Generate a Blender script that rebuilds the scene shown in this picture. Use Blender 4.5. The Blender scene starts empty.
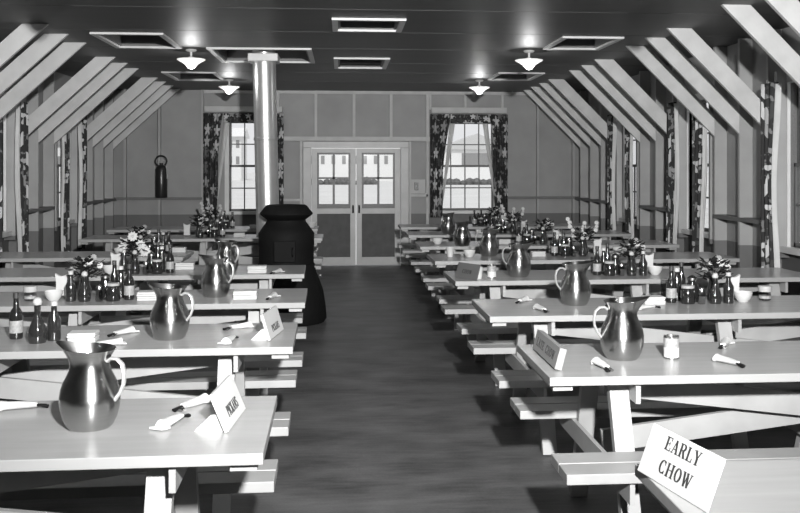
import bpy, bmesh, math, random
from mathutils import Vector, Matrix
random.seed(7)
PI = math.pi
S = bpy.context.scene
COL = S.collection
R = math.radians

# ------------------------------------------------------------------ materials
def mat(name, c, rough=.5, metal=0., noise=0., nscale=6., bump=0., bscale=40., stretch=None, spec=.5, coat=0., emit=None, trans=0., aniso=0.):
    m = bpy.data.materials.new(name); m.use_nodes = True
    nt = m.node_tree; b = nt.nodes['Principled BSDF']
    if not isinstance(c, (tuple, list)): c = (c, c, c*.99)
    b.inputs['Base Color'].default_value = (*c, 1)
    b.inputs['Roughness'].default_value = rough
    b.inputs['Metallic'].default_value = metal
    b.inputs['Specular IOR Level'].default_value = spec
    b.inputs['Coat Weight'].default_value = coat
    b.inputs['Transmission Weight'].default_value = trans
    b.inputs['Anisotropic'].default_value = aniso
    if aniso: b.inputs['Anisotropic Rotation'].default_value = .25
    if emit:
        b.inputs['Emission Color'].default_value = (1, .98, .95, 1); b.inputs['Emission Strength'].default_value = emit
    tc = nt.nodes.new('ShaderNodeTexCoord'); mp = nt.nodes.new('ShaderNodeMapping')
    nt.links.new(tc.outputs['Object'], mp.inputs['Vector'])
    if stretch: mp.inputs['Scale'].default_value = stretch
    if noise > 0:
        n = nt.nodes.new('ShaderNodeTexNoise'); n.inputs['Scale'].default_value = nscale; n.inputs['Detail'].default_value = 6
        nt.links.new(mp.outputs[0], n.inputs['Vector'])
        r = nt.nodes.new('ShaderNodeMapRange')
        r.inputs['From Min'].default_value = .3; r.inputs['From Max'].default_value = .7
        r.inputs['To Min'].default_value = 1-noise; r.inputs['To Max'].default_value = 1+noise
        nt.links.new(n.outputs['Fac'], r.inputs['Value'])
        mx = nt.nodes.new('ShaderNodeVectorMath'); mx.operation = 'SCALE'; mx.inputs[0].default_value = c
        nt.links.new(r.outputs[0], mx.inputs['Scale']); nt.links.new(mx.outputs[0], b.inputs['Base Color'])
    if bump > 0:
        n2 = nt.nodes.new('ShaderNodeTexNoise'); n2.inputs['Scale'].default_value = bscale; n2.inputs['Detail'].default_value = 4
        nt.links.new(mp.outputs[0], n2.inputs['Vector'])
        bp = nt.nodes.new('ShaderNodeBump'); bp.inputs['Strength'].default_value = bump; bp.inputs['Distance'].default_value = .01
        nt.links.new(n2.outputs['Fac'], bp.inputs['Height']); nt.links.new(bp.outputs[0], b.inputs['Normal'])
    return m

def wall_mat(name, up, low):
    """wall colour: lighter above a set height, darker below it"""
    m = mat(name, up, .55, noise=.1, nscale=2.5, bump=.05)
    nt = m.node_tree; b = nt.nodes['Principled BSDF']
    g = nt.nodes.new('ShaderNodeNewGeometry'); s = nt.nodes.new('ShaderNodeSeparateXYZ')
    nt.links.new(g.outputs['Position'], s.inputs[0])
    gt = nt.nodes.new('ShaderNodeMath'); gt.operation = 'GREATER_THAN'; gt.inputs[1].default_value = .85
    nt.links.new(s.outputs['Z'], gt.inputs[0])
    mr = nt.nodes.new('ShaderNodeMapRange'); mr.inputs['To Min'].default_value = low/up; mr.inputs['To Max'].default_value = 1
    nt.links.new(gt.outputs[0], mr.inputs['Value'])
    src = b.inputs['Base Color'].links[0].from_socket
    v = nt.nodes.new('ShaderNodeVectorMath'); v.operation = 'SCALE'
    nt.links.new(src, v.inputs[0]); nt.links.new(mr.outputs[0], v.inputs['Scale']); nt.links.new(v.outputs[0], b.inputs['Base Color'])
    return m

def floral_mat(name):
    m = mat(name, .03, .8)
    nt = m.node_tree; b = nt.nodes['Principled BSDF']; L = nt.links.new
    uv = nt.nodes.new('ShaderNodeTexCoord')
    vo = nt.nodes.new('ShaderNodeTexVoronoi'); vo.voronoi_dimensions = '2D'; vo.inputs['Scale'].default_value = 4.3; vo.inputs['Randomness'].default_value = .8
    L(uv.outputs['UV'], vo.inputs['Vector'])
    sub = nt.nodes.new('ShaderNodeVectorMath'); sub.operation = 'SUBTRACT'
    L(uv.outputs['UV'], sub.inputs[0])
    L(vo.outputs['Position'], sub.inputs[1])
    sc = nt.nodes.new('ShaderNodeVectorMath'); sc.operation = 'SCALE'; sc.inputs['Scale'].default_value = 4.3; L(sub.outputs[0], sc.inputs[0])
    se = nt.nodes.new('ShaderNodeSeparateXYZ'); L(sc.outputs[0], se.inputs[0])
    at = nt.nodes.new('ShaderNodeMath'); at.operation = 'ARCTAN2'; L(se.outputs[0], at.inputs[0]); L(se.outputs[1], at.inputs[1])
    m5 = nt.nodes.new('ShaderNodeMath'); m5.operation = 'MULTIPLY'; m5.inputs[1].default_value = 5; L(at.outputs[0], m5.inputs[0])
    co = nt.nodes.new('ShaderNodeMath'); co.operation = 'COSINE'; L(m5.outputs[0], co.inputs[0])
    ra = nt.nodes.new('ShaderNodeMath'); ra.operation = 'MULTIPLY_ADD'; ra.inputs[1].default_value = .12; ra.inputs[2].default_value = .31; L(co.outputs[0], ra.inputs[0])
    lt = nt.nodes.new('ShaderNodeMath'); lt.operation = 'LESS_THAN'; L(vo.outputs['Distance'], lt.inputs[0]); L(ra.outputs[0], lt.inputs[1])
    # only some cells carry a blossom, the others leaves
    ss = nt.nodes.new('ShaderNodeSeparateColor'); L(vo.outputs['Color'], ss.inputs[0])
    mr = nt.nodes.new('ShaderNodeMapRange'); mr.inputs['From Min'].default_value = .2; mr.inputs['From Max'].default_value = .7
    mr.inputs['To Min'].default_value = .05; mr.inputs['To Max'].default_value = .55; L(ss.outputs[0], mr.inputs['Value'])
    no = nt.nodes.new('ShaderNodeTexNoise'); no.inputs['Scale'].default_value = 15; L(uv.outputs['UV'], no.inputs['Vector'])
    lf = nt.nodes.new('ShaderNodeMapRange'); lf.inputs['From Min'].default_value = .58; lf.inputs['From Max'].default_value = .62
    lf.inputs['To Min'].default_value = .022; lf.inputs['To Max'].default_value = .17; L(no.outputs['Fac'], lf.inputs['Value'])
    mx = nt.nodes.new('ShaderNodeMix'); mx.data_type = 'FLOAT'; L(lt.outputs[0], mx.inputs[0]); L(lf.outputs[0], mx.inputs[2]); L(mr.outputs[0], mx.inputs[3])
    L(mx.outputs[0], b.inputs['Base Color'])
    return m

def floor_mat():
    m = mat('worn_floor', .1, .42, spec=.35)
    nt = m.node_tree; b = nt.nodes['Principled BSDF']; L = nt.links.new
    tc = nt.nodes.new('ShaderNodeTexCoord')
    def n(scale, sx, sy, det=8):
        mp = nt.nodes.new('ShaderNodeMapping'); mp.inputs['Scale'].default_value = (sx, sy, 1); L(tc.outputs['Object'], mp.inputs[0])
        t = nt.nodes.new('ShaderNodeTexNoise'); t.inputs['Scale'].default_value = scale; t.inputs['Detail'].default_value = det; L(mp.outputs[0], t.inputs['Vector']); return t.outputs['Fac']
    a = n(2.2, 1, 1.6); c = n(14, .35, 2.2); d = n(70, 1, 1)
    s1 = nt.nodes.new('ShaderNodeMath'); s1.operation = 'MULTIPLY_ADD'; s1.inputs[1].default_value = .5; L(c, s1.inputs[0]); L(a, s1.inputs[2])
    s2 = nt.nodes.new('ShaderNodeMath'); s2.operation = 'MULTIPLY_ADD'; s2.inputs[1].default_value = .3; L(d, s2.inputs[0]); L(s1.outputs[0], s2.inputs[2])
    mr = nt.nodes.new('ShaderNodeMapRange'); mr.inputs['From Min'].default_value = .65; mr.inputs['From Max'].default_value = 1.15
    mr.inputs['To Min'].default_value = .045; mr.inputs['To Max'].default_value = .135; L(s2.outputs[0], mr.inputs['Value'])
    L(mr.outputs[0], b.inputs['Base Color'])
    bp = nt.nodes.new('ShaderNodeBump'); bp.inputs['Strength'].default_value = .25; bp.inputs['Distance'].default_value = .01; L(s1.outputs[0], bp.inputs['Height']); L(bp.outputs[0], b.inputs['Normal'])
    return m

M = dict(
 wall=wall_mat('wall_paint', .27, .11), stud=wall_mat('stud_paint', .33, .14),
 brace=mat('brace_paint', .5, .5, noise=.1, nscale=5, bump=.06),
 batten=mat('batten_paint', .42, .5, noise=.08), rail=mat('rail_paint', .13, .5, noise=.1),
 ceil=mat('ceiling_board', .07, .5, noise=.1, nscale=3, stretch=(.4, 3, 1)), floor=floor_mat(),
 trim=mat('white_trim', .6, .4, noise=.06), doorp=mat('door_paint', .42, .4, noise=.1, nscale=4),
 screen=mat('dark_door_panel', .06, .6, noise=.2, nscale=8), sash=mat('sash_dark', .05, .4),
 muntin=mat('muntin_paint', .10, .5),
 top=mat('table_varnish', .34, .27, noise=.06, nscale=4, stretch=(.6, 5, 1), coat=0),
 wood=mat('bench_paint', .32, .45, noise=.1, nscale=5, bump=.04), leg=mat('trestle_paint', .33, .5, noise=.12, nscale=5, bump=.04),
 steel=mat('brushed_steel', .40, .27, 1, noise=.06, nscale=30, stretch=(.2, .2, 8), bump=.02, bscale=60, aniso=.65),
 bright=mat('polished_steel', .75, .4, .7), alum=mat('pipe_metal', .62, .33, .8, noise=.06, nscale=6), iron=mat('stove_iron', .007, .7, 0, bump=.1, bscale=30, spec=.15),
 dark=mat('dark_void', .02, .8), white=mat('white_paper', .55, .6, noise=.03), china=mat('white_china', .6, .18, coat=.5),
 card=mat('sign_card', .5, .55, noise=.04), greycard=mat('grey_sign_card', .24, .6, noise=.08), darkcard=mat('dark_sign_card', .1, .6, noise=.1), ink=mat('black_ink', .03, .6),
 bottle=mat('dark_bottle_glass', .02, .08, spec=.8, coat=.5), sauce=mat('dark_sauce', .015, .1, coat=.6),
 cap=mat('light_cap', .45, .35), blackcap=mat('dark_cap', .04, .4), label=mat('paper_label', .3, .5, noise=.25, nscale=60),
 tin=mat('tin_can', .6, .25, 1), floral=floral_mat('floral_curtain'), lining=mat('curtain_lining', .55, .8, noise=.1, nscale=5),
 leaf=mat('dark_leaf', .022, .9, noise=.3, spec=.1), petal=mat('pale_petal', .5, .6), petal2=mat('grey_petal', .25, .6), stem=mat('stem_green', .06, .6),
 snow=mat('pale_ground', .62, .9, noise=.06, nscale=.3), barr=mat('white_barracks', .78, .7), barrw=mat('barracks_window', .28, .3), roof=mat('barracks_roof', .55, .8),
 clumps=mat('dark_clump', .13, .9, noise=.4, nscale=3), exting=mat('extinguisher_metal', .035, .3, .4), ltgrey=mat('light_grey_metal', .35, .4),
 bulb=mat('lamp_glass', .8, .25, emit=.25),
)
def glass(name, rough=.0, col=(1, 1, 1)):
    m = bpy.data.materials.new(name); m.use_nodes = True; nt = m.node_tree; nt.nodes.clear()
    o = nt.nodes.new('ShaderNodeOutputMaterial'); t = nt.nodes.new('ShaderNodeBsdfTransparent'); t.inputs[0].default_value = (*col, 1)
    g = nt.nodes.new('ShaderNodeBsdfGlossy'); g.inputs['Roughness'].default_value = .05
    f = nt.nodes.new('ShaderNodeFresnel'); f.inputs[0].default_value = 1.45
    mx = nt.nodes.new('ShaderNodeMixShader'); ge = nt.nodes.new('ShaderNodeNewGeometry'); iv = nt.nodes.new('ShaderNodeMath'); iv.operation = 'SUBTRACT'; iv.inputs[0].default_value = 1; nt.links.new(ge.outputs['Backfacing'], iv.inputs[1])
    mu = nt.nodes.new('ShaderNodeMath'); mu.operation = 'MULTIPLY'; nt.links.new(f.outputs[0], mu.inputs[0]); nt.links.new(iv.outputs[0], mu.inputs[1]); nt.links.new(mu.outputs[0], mx.inputs[0]); nt.links.new(t.outputs[0], mx.inputs[1]); nt.links.new(g.outputs[0], mx.inputs[2]); nt.links.new(mx.outputs[0], o.inputs[0])
    return m
M['pane'] = glass('window_glass', col=(.9, .9, .9)); M['clear'] = glass('clear_glass', col=(.75, .75, .75))

# ------------------------------------------------------------------ mesh helpers
class MB:
    def __init__(s): s.v = []; s.f = []; s.sm = []
    def add(s, vs, fs, smooth=False):
        o = len(s.v); s.v += [tuple(v) for v in vs]; s.f += [tuple(i+o for i in f) for f in fs]; s.sm += [smooth]*len(fs); return s
    def box(s, x0, x1, y0, y1, z0, z1):
        return s.add([(x0,y0,z0),(x1,y0,z0),(x1,y1,z0),(x0,y1,z0),(x0,y0,z1),(x1,y0,z1),(x1,y1,z1),(x0,y1,z1)],
            [(0,3,2,1),(4,5,6,7),(0,1,5,4),(1,2,6,5),(2,3,7,6),(3,0,4,7)])
    def bar(s, a, b, w, h, up=(0,0,1)):
        a = Vector(a); b = Vector(b); d = (b-a).normalized(); u = Vector(up)
        if abs(d.dot(u)) > .99: u = Vector((0,1,0))
        sx = d.cross(u).normalized(); uz = sx.cross(d).normalized()
        vs = [p + sx*(i*w/2) + uz*(j*h/2) for p in (a, b) for i, j in ((-1,-1),(1,-1),(1,1),(-1,1))]
        return s.add(vs, [(0,1,2,3),(7,6,5,4),(0,4,5,1),(1,5,6,2),(2,6,7,3),(3,7,4,0)])
    def lathe(s, prof, n=24, c=(0,0,0), fn=None):
        vs = []; fs = []
        for r, z in prof:
            for k in range(n):
                a = 2*PI*k/n; p = [c[0]+r*math.cos(a), c[1]+r*math.sin(a), c[2]+z]
                if fn: p = fn(p, a, r, z)
                vs.append(p)
        m = len(prof)
        for i in range(m-1):
            for k in range(n):
                fs.append((i*n+k, i*n+(k+1)%n, (i+1)*n+(k+1)%n, (i+1)*n+k))
        if prof[0][0] > 1e-4: fs.append(tuple(reversed(range(n))))
        if prof[-1][0] > 1e-4: fs.append(tuple((m-1)*n+k for k in range(n)))
        return s.add(vs, fs, True)
    def tube(s, pts, r, n=8, flat=1.):
        P = [Vector(p) for p in pts]; vs = []; fs = []
        rs = r if isinstance(r, (list, tuple)) else [r]*len(P)
        ref = Vector((0,0,1))
        for i, p in enumerate(P):
            d = (P[min(i+1, len(P)-1)]-P[max(i-1, 0)]).normalized()
            u = ref if abs(d.dot(ref)) < .95 else Vector((0,1,0))
            if i and abs(d.dot(lu)) < .95: u = lu
            sx = d.cross(u).normalized(); uy = sx.cross(d).normalized(); lu = uy
            for k in range(n):
                a = 2*PI*k/n; vs.append(p + sx*(math.cos(a)*rs[i]*flat) + uy*(math.sin(a)*rs[i]))
        for i in range(len(P)-1):
            for k in range(n): fs.append((i*n+k, i*n+(k+1)%n, (i+1)*n+(k+1)%n, (i+1)*n+k))
        fs.append(tuple(reversed(range(n)))); fs.append(tuple((len(P)-1)*n+k for k in range(n)))
        return s.add(vs, fs, True)
    def prism(s, poly, axis, a, b):
        """poly: 2D outline; axis: 'x','y','z' extrusion from a to b"""
        def P(p, t): return {'x': (t, p[0], p[1]), 'y': (p[0], t, p[1]), 'z': (p[0], p[1], t)}[axis]
        n = len(poly); vs = [P(p, a) for p in poly]+[P(p, b) for p in poly]
        return s.add(vs, [tuple(range(n)), tuple(reversed(range(n, 2*n)))]+[(k, (k+1)%n+0, (k+1)%n+n, k+n) for k in range(n)])
    def build(s, name, m, parent=None, bevel=0, sub=0, loc=None, solid=0):
        me = bpy.data.meshes.new(name); me.from_pydata(s.v, [], s.f)
        bm = bmesh.new(); bm.from_mesh(me); bmesh.ops.recalc_face_normals(bm, faces=bm.faces); bm.to_mesh(me); bm.free()
        me.polygons.foreach_set('use_smooth', s.sm[:len(me.polygons)] if len(s.sm) >= len(me.polygons) else [False]*len(me.polygons))
        me.materials.append(m); o = bpy.data.objects.new(name, me); COL.objects.link(o)
        if parent: o.parent = parent
        if loc: o.location = loc
        if bevel:
            b = o.modifiers.new('bevel', 'BEVEL'); b.width = bevel; b.segments = 2; b.limit_method = 'ANGLE'
        if solid:
            d = o.modifiers.new('solid', 'SOLIDIFY'); d.thickness = solid; d.offset = 0
        if sub:
            d = o.modifiers.new('sub', 'SUBSURF'); d.levels = sub; d.render_levels = sub
        if any(s.sm):
            try: me.set_sharp_from_angle(angle=R(40))
            except Exception: pass
        return o
def tag(o, label=None, cat=None, group=None, kind=None):
    if label: o['label'] = label
    if cat: o['category'] = cat
    if group: o['group'] = group
    if kind: o['kind'] = kind
    return o
def empty(name, loc=(0,0,0), rz=0):
    o = bpy.data.objects.new(name, None); COL.objects.link(o); o.location = loc; o.rotation_euler = (0,0,rz); o.empty_display_size = .1
    return o
def struct(o): o['kind'] = 'structure'; return o
def copy_tree(o, parent=None):
    c = o.copy(); COL.objects.link(c); c.parent = parent
    for k in ('label', 'category', 'group'):
        pass
    for ch in list(o.children): copy_tree(ch, c)
    return c
PROTO = {}
def place(kind, maker, loc, rz, label, cat, group=None, scale=None):
    if kind not in PROTO:
        PROTO[kind] = o = maker()
    else: o = copy_tree(PROTO[kind])
    o.location = loc; o.rotation_euler = (0,0,rz)
    o.scale = (scale, scale, scale) if scale else (1, 1, 1)
    tag(o, label, cat, group); return o

# ------------------------------------------------------------------ camera
PSI = math.atan(73/930)
cd = bpy.data.cameras.new('camera'); cam = bpy.data.objects.new('camera', cd); COL.objects.link(cam)
cam.location = (0, 0, 1.6); cam.rotation_euler = (PI/2, 0, -PSI)
cd.sensor_width = 36; cd.lens = 930/800*36; cd.shift_x = -15/800; cd.shift_y = -88.5/800; cd.clip_end = 1000
S.camera = cam

# ------------------------------------------------------------------ room shell
XL, XR, YB, YF, ZC = -3.73, 3.98, 15.25, -4.0, 2.86     # sheathing planes
FL, FR = -3.6, 3.85                                     # stud faces
def YLn(n): return 15.02-.605*n
def YRn(n): return 14.83-.605*n
struct(MB().box(XL-.2, XR+.2, YF, YB+.15, -.12, 0).build('floor', M['floor']))

def slab_with_holes(mb, u0, u1, v0, v1, holes, emit):
    us = sorted({u0, u1, *[h[0] for h in holes], *[h[1] for h in holes]}); vs = sorted({v0, v1, *[h[2] for h in holes], *[h[3] for h in holes]})
    for a, b in zip(us, us[1:]):
        for c, d in zip(vs, vs[1:]):
            mu, mv = (a+b)/2, (c+d)/2
            if any(h[0] < mu < h[1] and h[2] < mv < h[3] for h in holes): continue
            emit(a, b, c, d)
HATCH = [(-2.28, -1.71, 8.87, 9.80, 'pale framed ceiling hatch nearest the left braces, toward the camera'),
         (-.035, .49, 7.87, 8.46, 'pale framed ceiling hatch at the top centre above the aisle, nearest one'),
         (-.045, .50, 10.67, 11.63, 'pale framed ceiling hatch above the aisle between nearest hatch and back wall'),
         (-1.36, -.37, 9.87, 11.05, 'wide framed ceiling hatch pierced by the stove pipe'),
         (2.15, 2.65, 8.79, 9.58, 'pale framed ceiling hatch in front of the nearer right pendant lamp'),
         (-2.3, -1.7, 12.40, 13.4, 'small framed ceiling hatch behind the nearer left pendant lamp'),
         (2.1, 2.62, 12.15, 13.0, 'small framed ceiling hatch between the two right pendant lamps')]
mb = MB(); slab_with_holes(mb, XL-.2, XR+.2, YF, YB+.15, HATCH, lambda a, b, c, d: mb.box(a, b, c, d, ZC, ZC+.1))
# board joints across the ceiling
ceiling = struct(mb.build('ceiling', M['ceil']))
jb = MB()
for y in (7.4, 8.65, 9.86, 11.2, 12.3, 13.6): jb.box(XL, XR, y, y+.02, ZC-.0015, ZC)
jb.build('joint_strip', M['ceil'], ceiling)
for x0, x1, y0, y1, lab in HATCH:
    t = empty('ceiling_hatch', ((x0+x1)/2, (y0+y1)/2, ZC)); tag(t, lab, 'hatch', 'ceiling hatches')
    w, d = (x1-x0)/2, (y1-y0)/2; e = .002
    m = MB(); m.box(-w-.05, w+.05, -d-.05, -d+.0, -.02, -.001); m.box(-w-.05, w+.05, d, d+.05, -.02, -.001)
    m.box(-w-.05, -w, -d, d, -.02, -.001); m.box(w, w+.05, -d, d, -.02, -.001); m.build('hatch_frame', M['trim'], t)
    m = MB(); m.box(-w, w, -d, -d+.02, -.001, .16); m.box(-w, w, d-.02, d, -.001, .16); m.box(-w, -w+.02, -d, d, -.001, .16); m.box(w-.02, w, -d, d, -.001, .16)
    m.build('hatch_lining', M['rail'], t)
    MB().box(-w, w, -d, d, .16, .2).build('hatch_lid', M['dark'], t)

# walls with window openings
WZ0, WZ1 = .9, 2.36
winL = [(YLn(n)-.42, YLn(n)+.42) for n in (4, 8, 12)]
winR = [(YRn(n)-.42, YRn(n)+.42) for n in (4, 8, 12)]
def side_wall(name, xa, xb, wins):
    mb = MB(); slab_with_holes(mb, YF, YB, 0, ZC, [(a, b, WZ0, WZ1) for a, b in wins], lambda a, b, c, d: mb.box(xa, xb, a, b, c, d))
    return struct(mb.build(name, M['wall']))
wl = side_wall('wall_left', XL-.1, XL, winL); wr = side_wall('wall_right', XR, XR+.1, winR)
BW = [(-1.82, -1.10, WZ0, WZ1), (1.56, 2.50, WZ0, WZ1), (-.56, 1.02, 0, 1.95)]
mb = MB(); slab_with_holes(mb, XL-.1, XR+.1, 0, ZC, BW, lambda a, b, c, d: mb.box(a, b, YB, YB+.1, c, d))
wb = struct(mb.build('wall_back', M['wall']))

struct(MB().box(XL-.1, XR+.1, YF-.1, YF, 0, ZC).build('wall_front', M['wall']))
# studs and rails: parts of the walls
for n in range(0, 22):
    for side in (0, 1):
        y = (YLn, YRn)[side](n)
        if n in (4, 8, 12): continue
        if y < 2: continue
        if side == 0: MB().box(XL, FL, y-.02, y+.02, 0, ZC-.001).build('stud', M['stud'], wl)
        else: MB().box(FR, XR, y-.02, y+.02, 0, ZC-.001).build('stud', M['stud'], wr)
def rail_pieces(wall, xa, xb, Yf):
    edges = [(Yf(3)-.02, YB), (Yf(7)-.02, Yf(5)+.02), (Yf(11)-.02, Yf(9)+.02), (2, Yf(13)+.02)]
    for a, b in edges: MB().box(xa, xb, a, b, 1.08, 1.12).build('rail', M['rail'], wall)
rail_pieces(wl, XL, FL+.004, YLn); rail_pieces(wr, FR-.004, XR, YRn)
for x in (-3.46, -2.92, -2.24):
    MB().box(x-.02, x+.02, YB-.08, YB, 0, ZC-.001).build('stud', M['stud'], wb)
MB().box(-2.965, -2.955, YB-.05, YB, 1.12, ZC-.001).build('batten', M['stud'], wb)
for x in (-1.037, -.423, .196, .802, 1.40):
    MB().box(x-.022, x+.022, YB-.05, YB, 2.11, ZC-.001).build('batten', M['batten'], wb)
for x in (2.025, 1.445, 2.643):
    MB().box(x-.018, x+.018, YB-.05, YB, 2.56, ZC-.001).build('batten', M['batten'], wb)
for x in (3.231, 3.83):
    MB().box(x-.018, x+.018, YB-.08, YB, 0, ZC-.001).build('stud', M['stud'], wb)
MB().box(-1.05, 1.44, YB-.07, YB, 2.04, 2.11).build('header_board', M['batten'], wb)
for a, b in ((XL, -2.24), (2.66, XR)): MB().box(a, b, YB-.085, YB, 1.09, 1.13).build('rail', M['rail'], wb)
MB().box(-.98, -.64, YB-.05, YB, 1.06, 1.10).build('rail', M['batten'], wb)
MB().box(1.1, 1.41, YB-.05, YB, 1.13, 1.17).build('rail', M['batten'], wb)
MB().box(1.1, 1.13, YB-.04, YB, 0, 2.04).build('batten', M['batten'], wb)
MB().box(1.38, 1.42, YB-.05, YB, 0, 2.04).build('batten', M['batten'], wb)
MB().box(-.68, -.64, YB-.06, YB, 0, 2.04).build('batten', M['batten'], wb)
MB().box(-1.0, -.96, YB-.06, YB, 0, 2.04).build('batten', M['batten'], wb)
MB().box(-2.24, 3.9, YB-.03, YB, ZC-.05, ZC-.001).build('top_plate', M['batten'], wb)

# diagonal braces
ORD = ['first', 'second', 'third', 'fourth', 'fifth', 'sixth', 'seventh', 'eighth', 'ninth', 'tenth', 'eleventh', 'twelfth']
k = [0, 0]
for n in (0, 1, 2, 3, 5, 6, 7, 9, 10, 11, 13, 14):
    for side in (0, 1):
        y = (YLn, YRn)[side](n)
        if side == 0: poly = [(-2.56, ZC-.001), (FL, 1.90), (FL, 2.105), (-2.78, ZC-.001)]; nm = 'left'
        else: poly = [(2.915, ZC-.001), (FR, 1.93), (FR, 2.15), (3.14, ZC-.001)]; nm = 'right'
        o = MB().prism([(p[0], p[1]) for p in poly], 'y', -.02, .02).build('roof_brace', M['brace'], bevel=.003, loc=(0, y, 0))
        tag(o, 'pale diagonal board from %s wall to ceiling, %s brace from the back wall' % (nm, ORD[k[side]]), 'brace', 'diagonal braces along the %s wall' % nm)
        k[side] += 1

# windows
wn = [0]
def window(origin, rz, w, h, cols, rows=4):
    """local x across, y outwards, z up; double-hung sash"""
    wn[0] += 1
    t = empty('window_%d' % wn[0], origin, rz); struct(t)
    m = MB(); f = .05
    m.box(-w/2-.07, -w/2, -.03, .10, -.05, h+.07); m.box(w/2, w/2+.07, -.03, .10, -.05, h+.07); m.box(-w/2, w/2, -.03, .10, h, h+.07)
    m.build('window_frame', M['trim'], t)
    MB().box(-w/2-.1, w/2+.1, -.09, .10, -.05, 0).build('window_sill', M['trim'], t)
    for i, (z0, z1, y) in enumerate(((0, h/2+.015, .03), (h/2-.015, h, .06))):
        s = MB(); s.box(-w/2, -w/2+.03, y, y+.03, z0, z1); s.box(w/2-.03, w/2, y, y+.03, z0, z1); s.box(-w/2, w/2, y, y+.03, z0, z0+.035); s.box(-w/2, w/2, y, y+.03, z1-.03, z1)
        so = s.build('sash', M['muntin'], t)
        q = MB()
        for c in range(1, cols): x = -w/2+w*c/cols; q.box(x-.009, x+.009, y+.004, y+.026, z0+.03, z1-.03)
        zm = (z0+z1)/2; q.box(-w/2+.03, w/2-.03, y+.005, y+.025, zm-.009, zm+.009)
        q.build('muntin', M['muntin'], so)
        MB().box(-w/2+.02, w/2-.02, y+.013, y+.016, z0+.02, z1-.02).build('pane', M['pane'], so)
    return t
for (a, b, z0, z1), nc in zip(BW[:2], (3, 4)): window(((a+b)/2, YB, z0), 0, b-a, z1-z0, nc)
for a, b in winL+winR:
    pass
for a, b in winL: window((XL, (a+b)/2, WZ0), PI/2, b-a, WZ1-WZ0, 3)
for a, b in winR: window((XR, (a+b)/2, WZ0), -PI/2, b-a, WZ1-WZ0, 3)

for side, wins, Yn in ((0, winL, YLn), (1, winR, YRn)):
    for a, b in wins:
        x0, x1 = ((XL, FL-.01), (FR+.01, XR))[side]
        for y in (a-.06, b+.02): MB().box(x0, x1, y, y+.04, .8, WZ1+.1).build('jamb_board', M['stud'], (wl, wr)[side])
# double door
fr = struct(empty('trim_1', (.23, YB, 0)))
m = MB(); m.box(-.86, -.73, -.05, .1, 0, 1.929); m.box(.73, .86, -.05, .1, 0, 1.929); m.box(-.86, .86, -.05, .1, 1.93, 2.03); m.build('door_frame', M['doorp'], fr, bevel=.004)
for i, cx in enumerate((-.365, .365)):
    d = struct(empty('door_%d' % (i+1), (.23+cx, YB+.02, .01)))
    m = MB(); w = .36
    m.box(-w, -w+.09, 0, .04, 0, 1.91); m.box(w-.09, w, 0, .04, 0, 1.91)
    m.box(-w+.09, w-.09, 0, .04, 0, .13); m.box(-w+.09, w-.09, 0, .04, .84, .93); m.box(-w+.09, w-.09, 0, .04, 1.84, 1.91)
    m.build('door_panel', M['doorp'], d, bevel=.003)
    MB().box(-w+.09, w-.09, .012, .028, .13, .84).build('lower_panel', M['screen'], d)
    s = MB(); s.box(-w+.09, -w+.12, .0, .035, .93, 1.84); s.box(w-.12, w-.09, 0, .035, .93, 1.84); s.box(-w+.12, w-.12, 0, .035, .93, 1.0); s.box(-w+.12, w-.12, 0, .035, 1.81, 1.84)
    s.box(-.018, .018, .0, .035, 1.0, 1.81); s.box(-w+.12, w-.12, 0, .035, 1.41, 1.44)
    s.build('sash', M['sash'], d); MB().box(-w+.1, w-.1, .016, .019, .95, 1.83).build('pane', M['pane'], d)
    q = -1 if i else 1
    h = MB().box(q*(w-.045)-.014, q*(w-.045)+.014, -.006, 0, .85, .98).tube([(q*(w-.045), -.008, .86), (q*(w-.045), -.04, .87), (q*(w-.045), -.04, .96), (q*(w-.045), -.008, .97)], .005)
    h.build('door_handle', M['iron'], d)
# switch on the wall
t = empty('light_switch', (1.235, YB-.0, 1.28)); tag(t, 'small dark light switch on a pale board right of the door', 'switch')
MB().box(-.13, .13, -.02, 0, -.1, .13).build('backboard', M['batten'], t, bevel=.003)
MB().box(-.05, .015, -.05, -.02, -.045, .085).build('switch_plate', M['exting'], t, bevel=.004)
MB().box(-.028, -.018, -.055, -.04, .01, .035).build('toggle', M['ltgrey'], t)

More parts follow.
